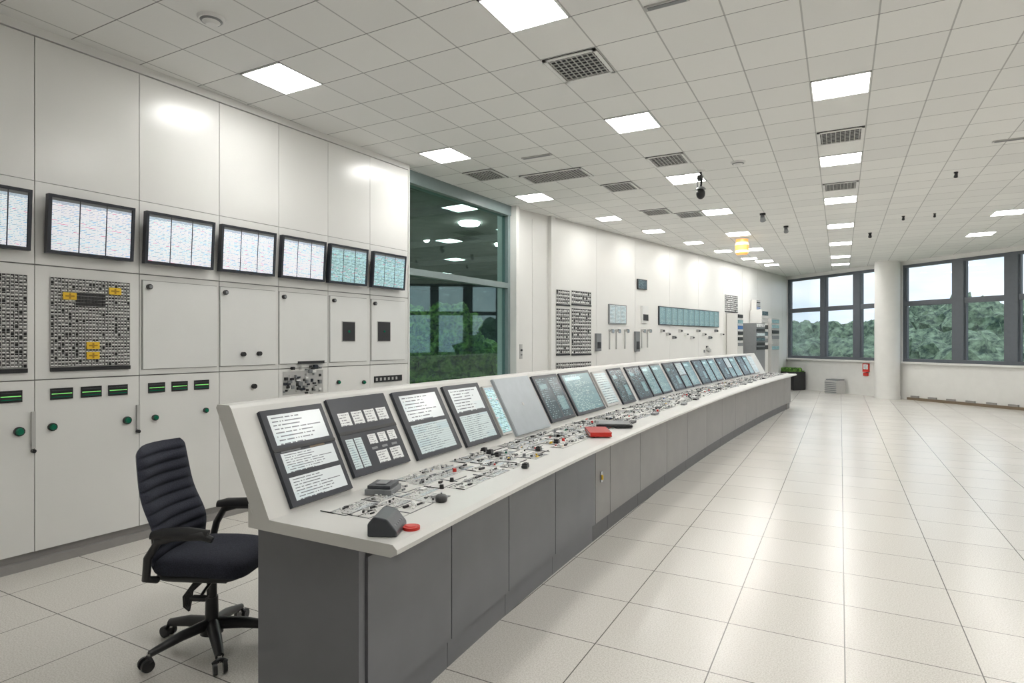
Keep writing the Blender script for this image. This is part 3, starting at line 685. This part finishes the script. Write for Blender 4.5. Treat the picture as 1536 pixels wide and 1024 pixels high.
# ------------------------------------------------------------ things by the windows
a,_=W3.at(1192)
mb=MB(); W3.box(mb,a-.25,a+.60,0.02,.62,.12,.62,BLACK); W3.box(mb,a-.22,a+.57,.62,.66,.14,.6,FOL2)
for k in range(60):
    q=W3.P(a-.2+random.random()*.75,.66,.16+random.random()*.4); mb.ell((q[0],q[1],.68),(.06,.06,.08),FOL2,6,4)
for k in (-.2,.55): W3.box(mb,a+k-.04,a+k+.04,0,.02,.14,.6,BLACK)
mb.build('planter_box')
a,_=W3.at(1253,.3); mb=MB()
W3.box(mb,a-.22,a+.22,0,.42,.12,.5,LGREY)
for k in range(6): W3.box(mb,a-.225,a+.225,.04+k*.06,.06+k*.06,.5,.51,MGREY)
W3.box(mb,a-.2,a+.2,.42,.46,.14,.48,MGREY); mb.build('floor_heater')
a,_=W3.at(1298,.05); mb=MB(); W3.box(mb,a-.11,a+.11,.72,.98,.001,.04,RED); W3.face(mb,a-.08,a+.08,.8,.95,.0415,CARD); W3.box(mb,a-.07,a+.07,.60,.70,.001,.06,RED); mb.build('fire_alarm_box')

# ------------------------------------------------------------ outdoors
def blob(mb,c,r,mat,sub=4,zs=.95):
    bm=bmesh.new(); bmesh.ops.create_icosphere(bm,subdivisions=sub,radius=1)
    vs=[]
    for v in bm.verts:
        n=v.co.normalized(); k=1+.35*noise.noise(n*2.2+Vector(c))+.25*noise.noise(n*6+Vector(c))+.22*noise.noise(n*15+Vector(c))
        vs.append((c[0]+n.x*r*k,c[1]+n.y*r*k,c[2]+n.z*r*k*zs))
    fs=[[v.index for v in f.verts] for f in bm.faces]; bm.free(); mb.add(vs,fs,mat)
mb=MB()
for k in range(110):
    u=1080+k*7+random.uniform(-4,4); D=ray(u); l=random.uniform(33,42)/math.hypot(*D)*1.05
    r=random.uniform(1.2,1.8); h=random.uniform(.3,1.2)+(.75 if u>1340 else 0)
    blob(mb,(D[0]*l,D[1]*l,h),r,FOL)
    l*=.86; blob(mb,(D[0]*l,D[1]*l,h*.3),r*.9,FOL,3)
    if k%3==0: mb.cyl((D[0]*l,D[1]*l,-1),(D[0]*l,D[1]*l,h*.3),.15,.1,CONC,6)
mb.build('tree_line')
mb=MB()
for k in range(100):
    u=random.uniform(560,735); D=ray(u); l=random.uniform(11.2,15.0)
    hh=random.uniform(-.3,2.0) if u<680 else random.uniform(-.5,1.2)
    px,py_=D[0]*l,D[1]*l
    if px>-6.3: continue
    blob(mb,(px,py_,hh),random.uniform(.4,.65),FOL2)
mb.cyl((-9.5,11.0,-1),(-9.5,11.0,1.5),.08,.05,CONC,8)
mb.build('garden_shrub')
mb=MB(); mb.box(-90,90,-60,140,-1.2,-1.0,GRASS); mb.build('ground_outside')
mb=MB(); mb.box(-18,-5.45,4,24,CEIL+.14,CEIL+.3,CONC)
for k in range(6): mb.box(-18,-5.5,6+k*3,6.25+k*3,CEIL-.02,CEIL+.14,CONC)
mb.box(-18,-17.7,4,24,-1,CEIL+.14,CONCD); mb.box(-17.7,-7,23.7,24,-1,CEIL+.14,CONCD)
for x_,y_ in ((-7.5,9.3),(-8.8,12.2),(-7.4,13.3),(-6.7,10.6)):  # lamps added to brighten the shrubs; also match light ovals in the glass
    mb.cyl((x_,y_,CEIL+.09),(x_,y_,CEIL+.14),.20,.22,LAMPFILL,24)
mb.build('terrace_canopy')

# ------------------------------------------------------------ world
w=bpy.data.worlds.new('overcast_sky'); sc.world=w; w.use_nodes=True; nt=w.node_tree; bg=nt.nodes['Background']
tc=nt.nodes.new('ShaderNodeTexCoord'); n=nt.nodes.new('ShaderNodeTexNoise'); n.inputs['Scale'].default_value=3.5; n.inputs['Detail'].default_value=6
mp=nt.nodes.new('ShaderNodeMapping'); mp.inputs['Scale'].default_value=(1,1,3.5); nt.links.new(tc.outputs['Generated'],mp.inputs[0]); nt.links.new(mp.outputs[0],n.inputs['Vector'])
r=nt.nodes.new('ShaderNodeValToRGB'); r.color_ramp.elements[0].position=.4; r.color_ramp.elements[0].color=(.66,.77,.88,1); r.color_ramp.elements[1].position=.62; r.color_ramp.elements[1].color=(.94,.97,1,1)
nt.links.new(n.outputs['Fac'],r.inputs[0]); nt.links.new(r.outputs[0],bg.inputs[0]); bg.inputs[1].default_value=1.4

# ------------------------------------------------------------ camera
cam=bpy.data.cameras.new('camera'); co=bpy.data.objects.new('camera',cam); sc.collection.objects.link(co)
cam.sensor_width=36; cam.lens=36*FP/1536; cam.clip_end=400
co.location=(0,0,CH); co.rotation_euler=(math.pi/2,0,YAW); sc.camera=co
sc.view_settings.view_transform='Standard'
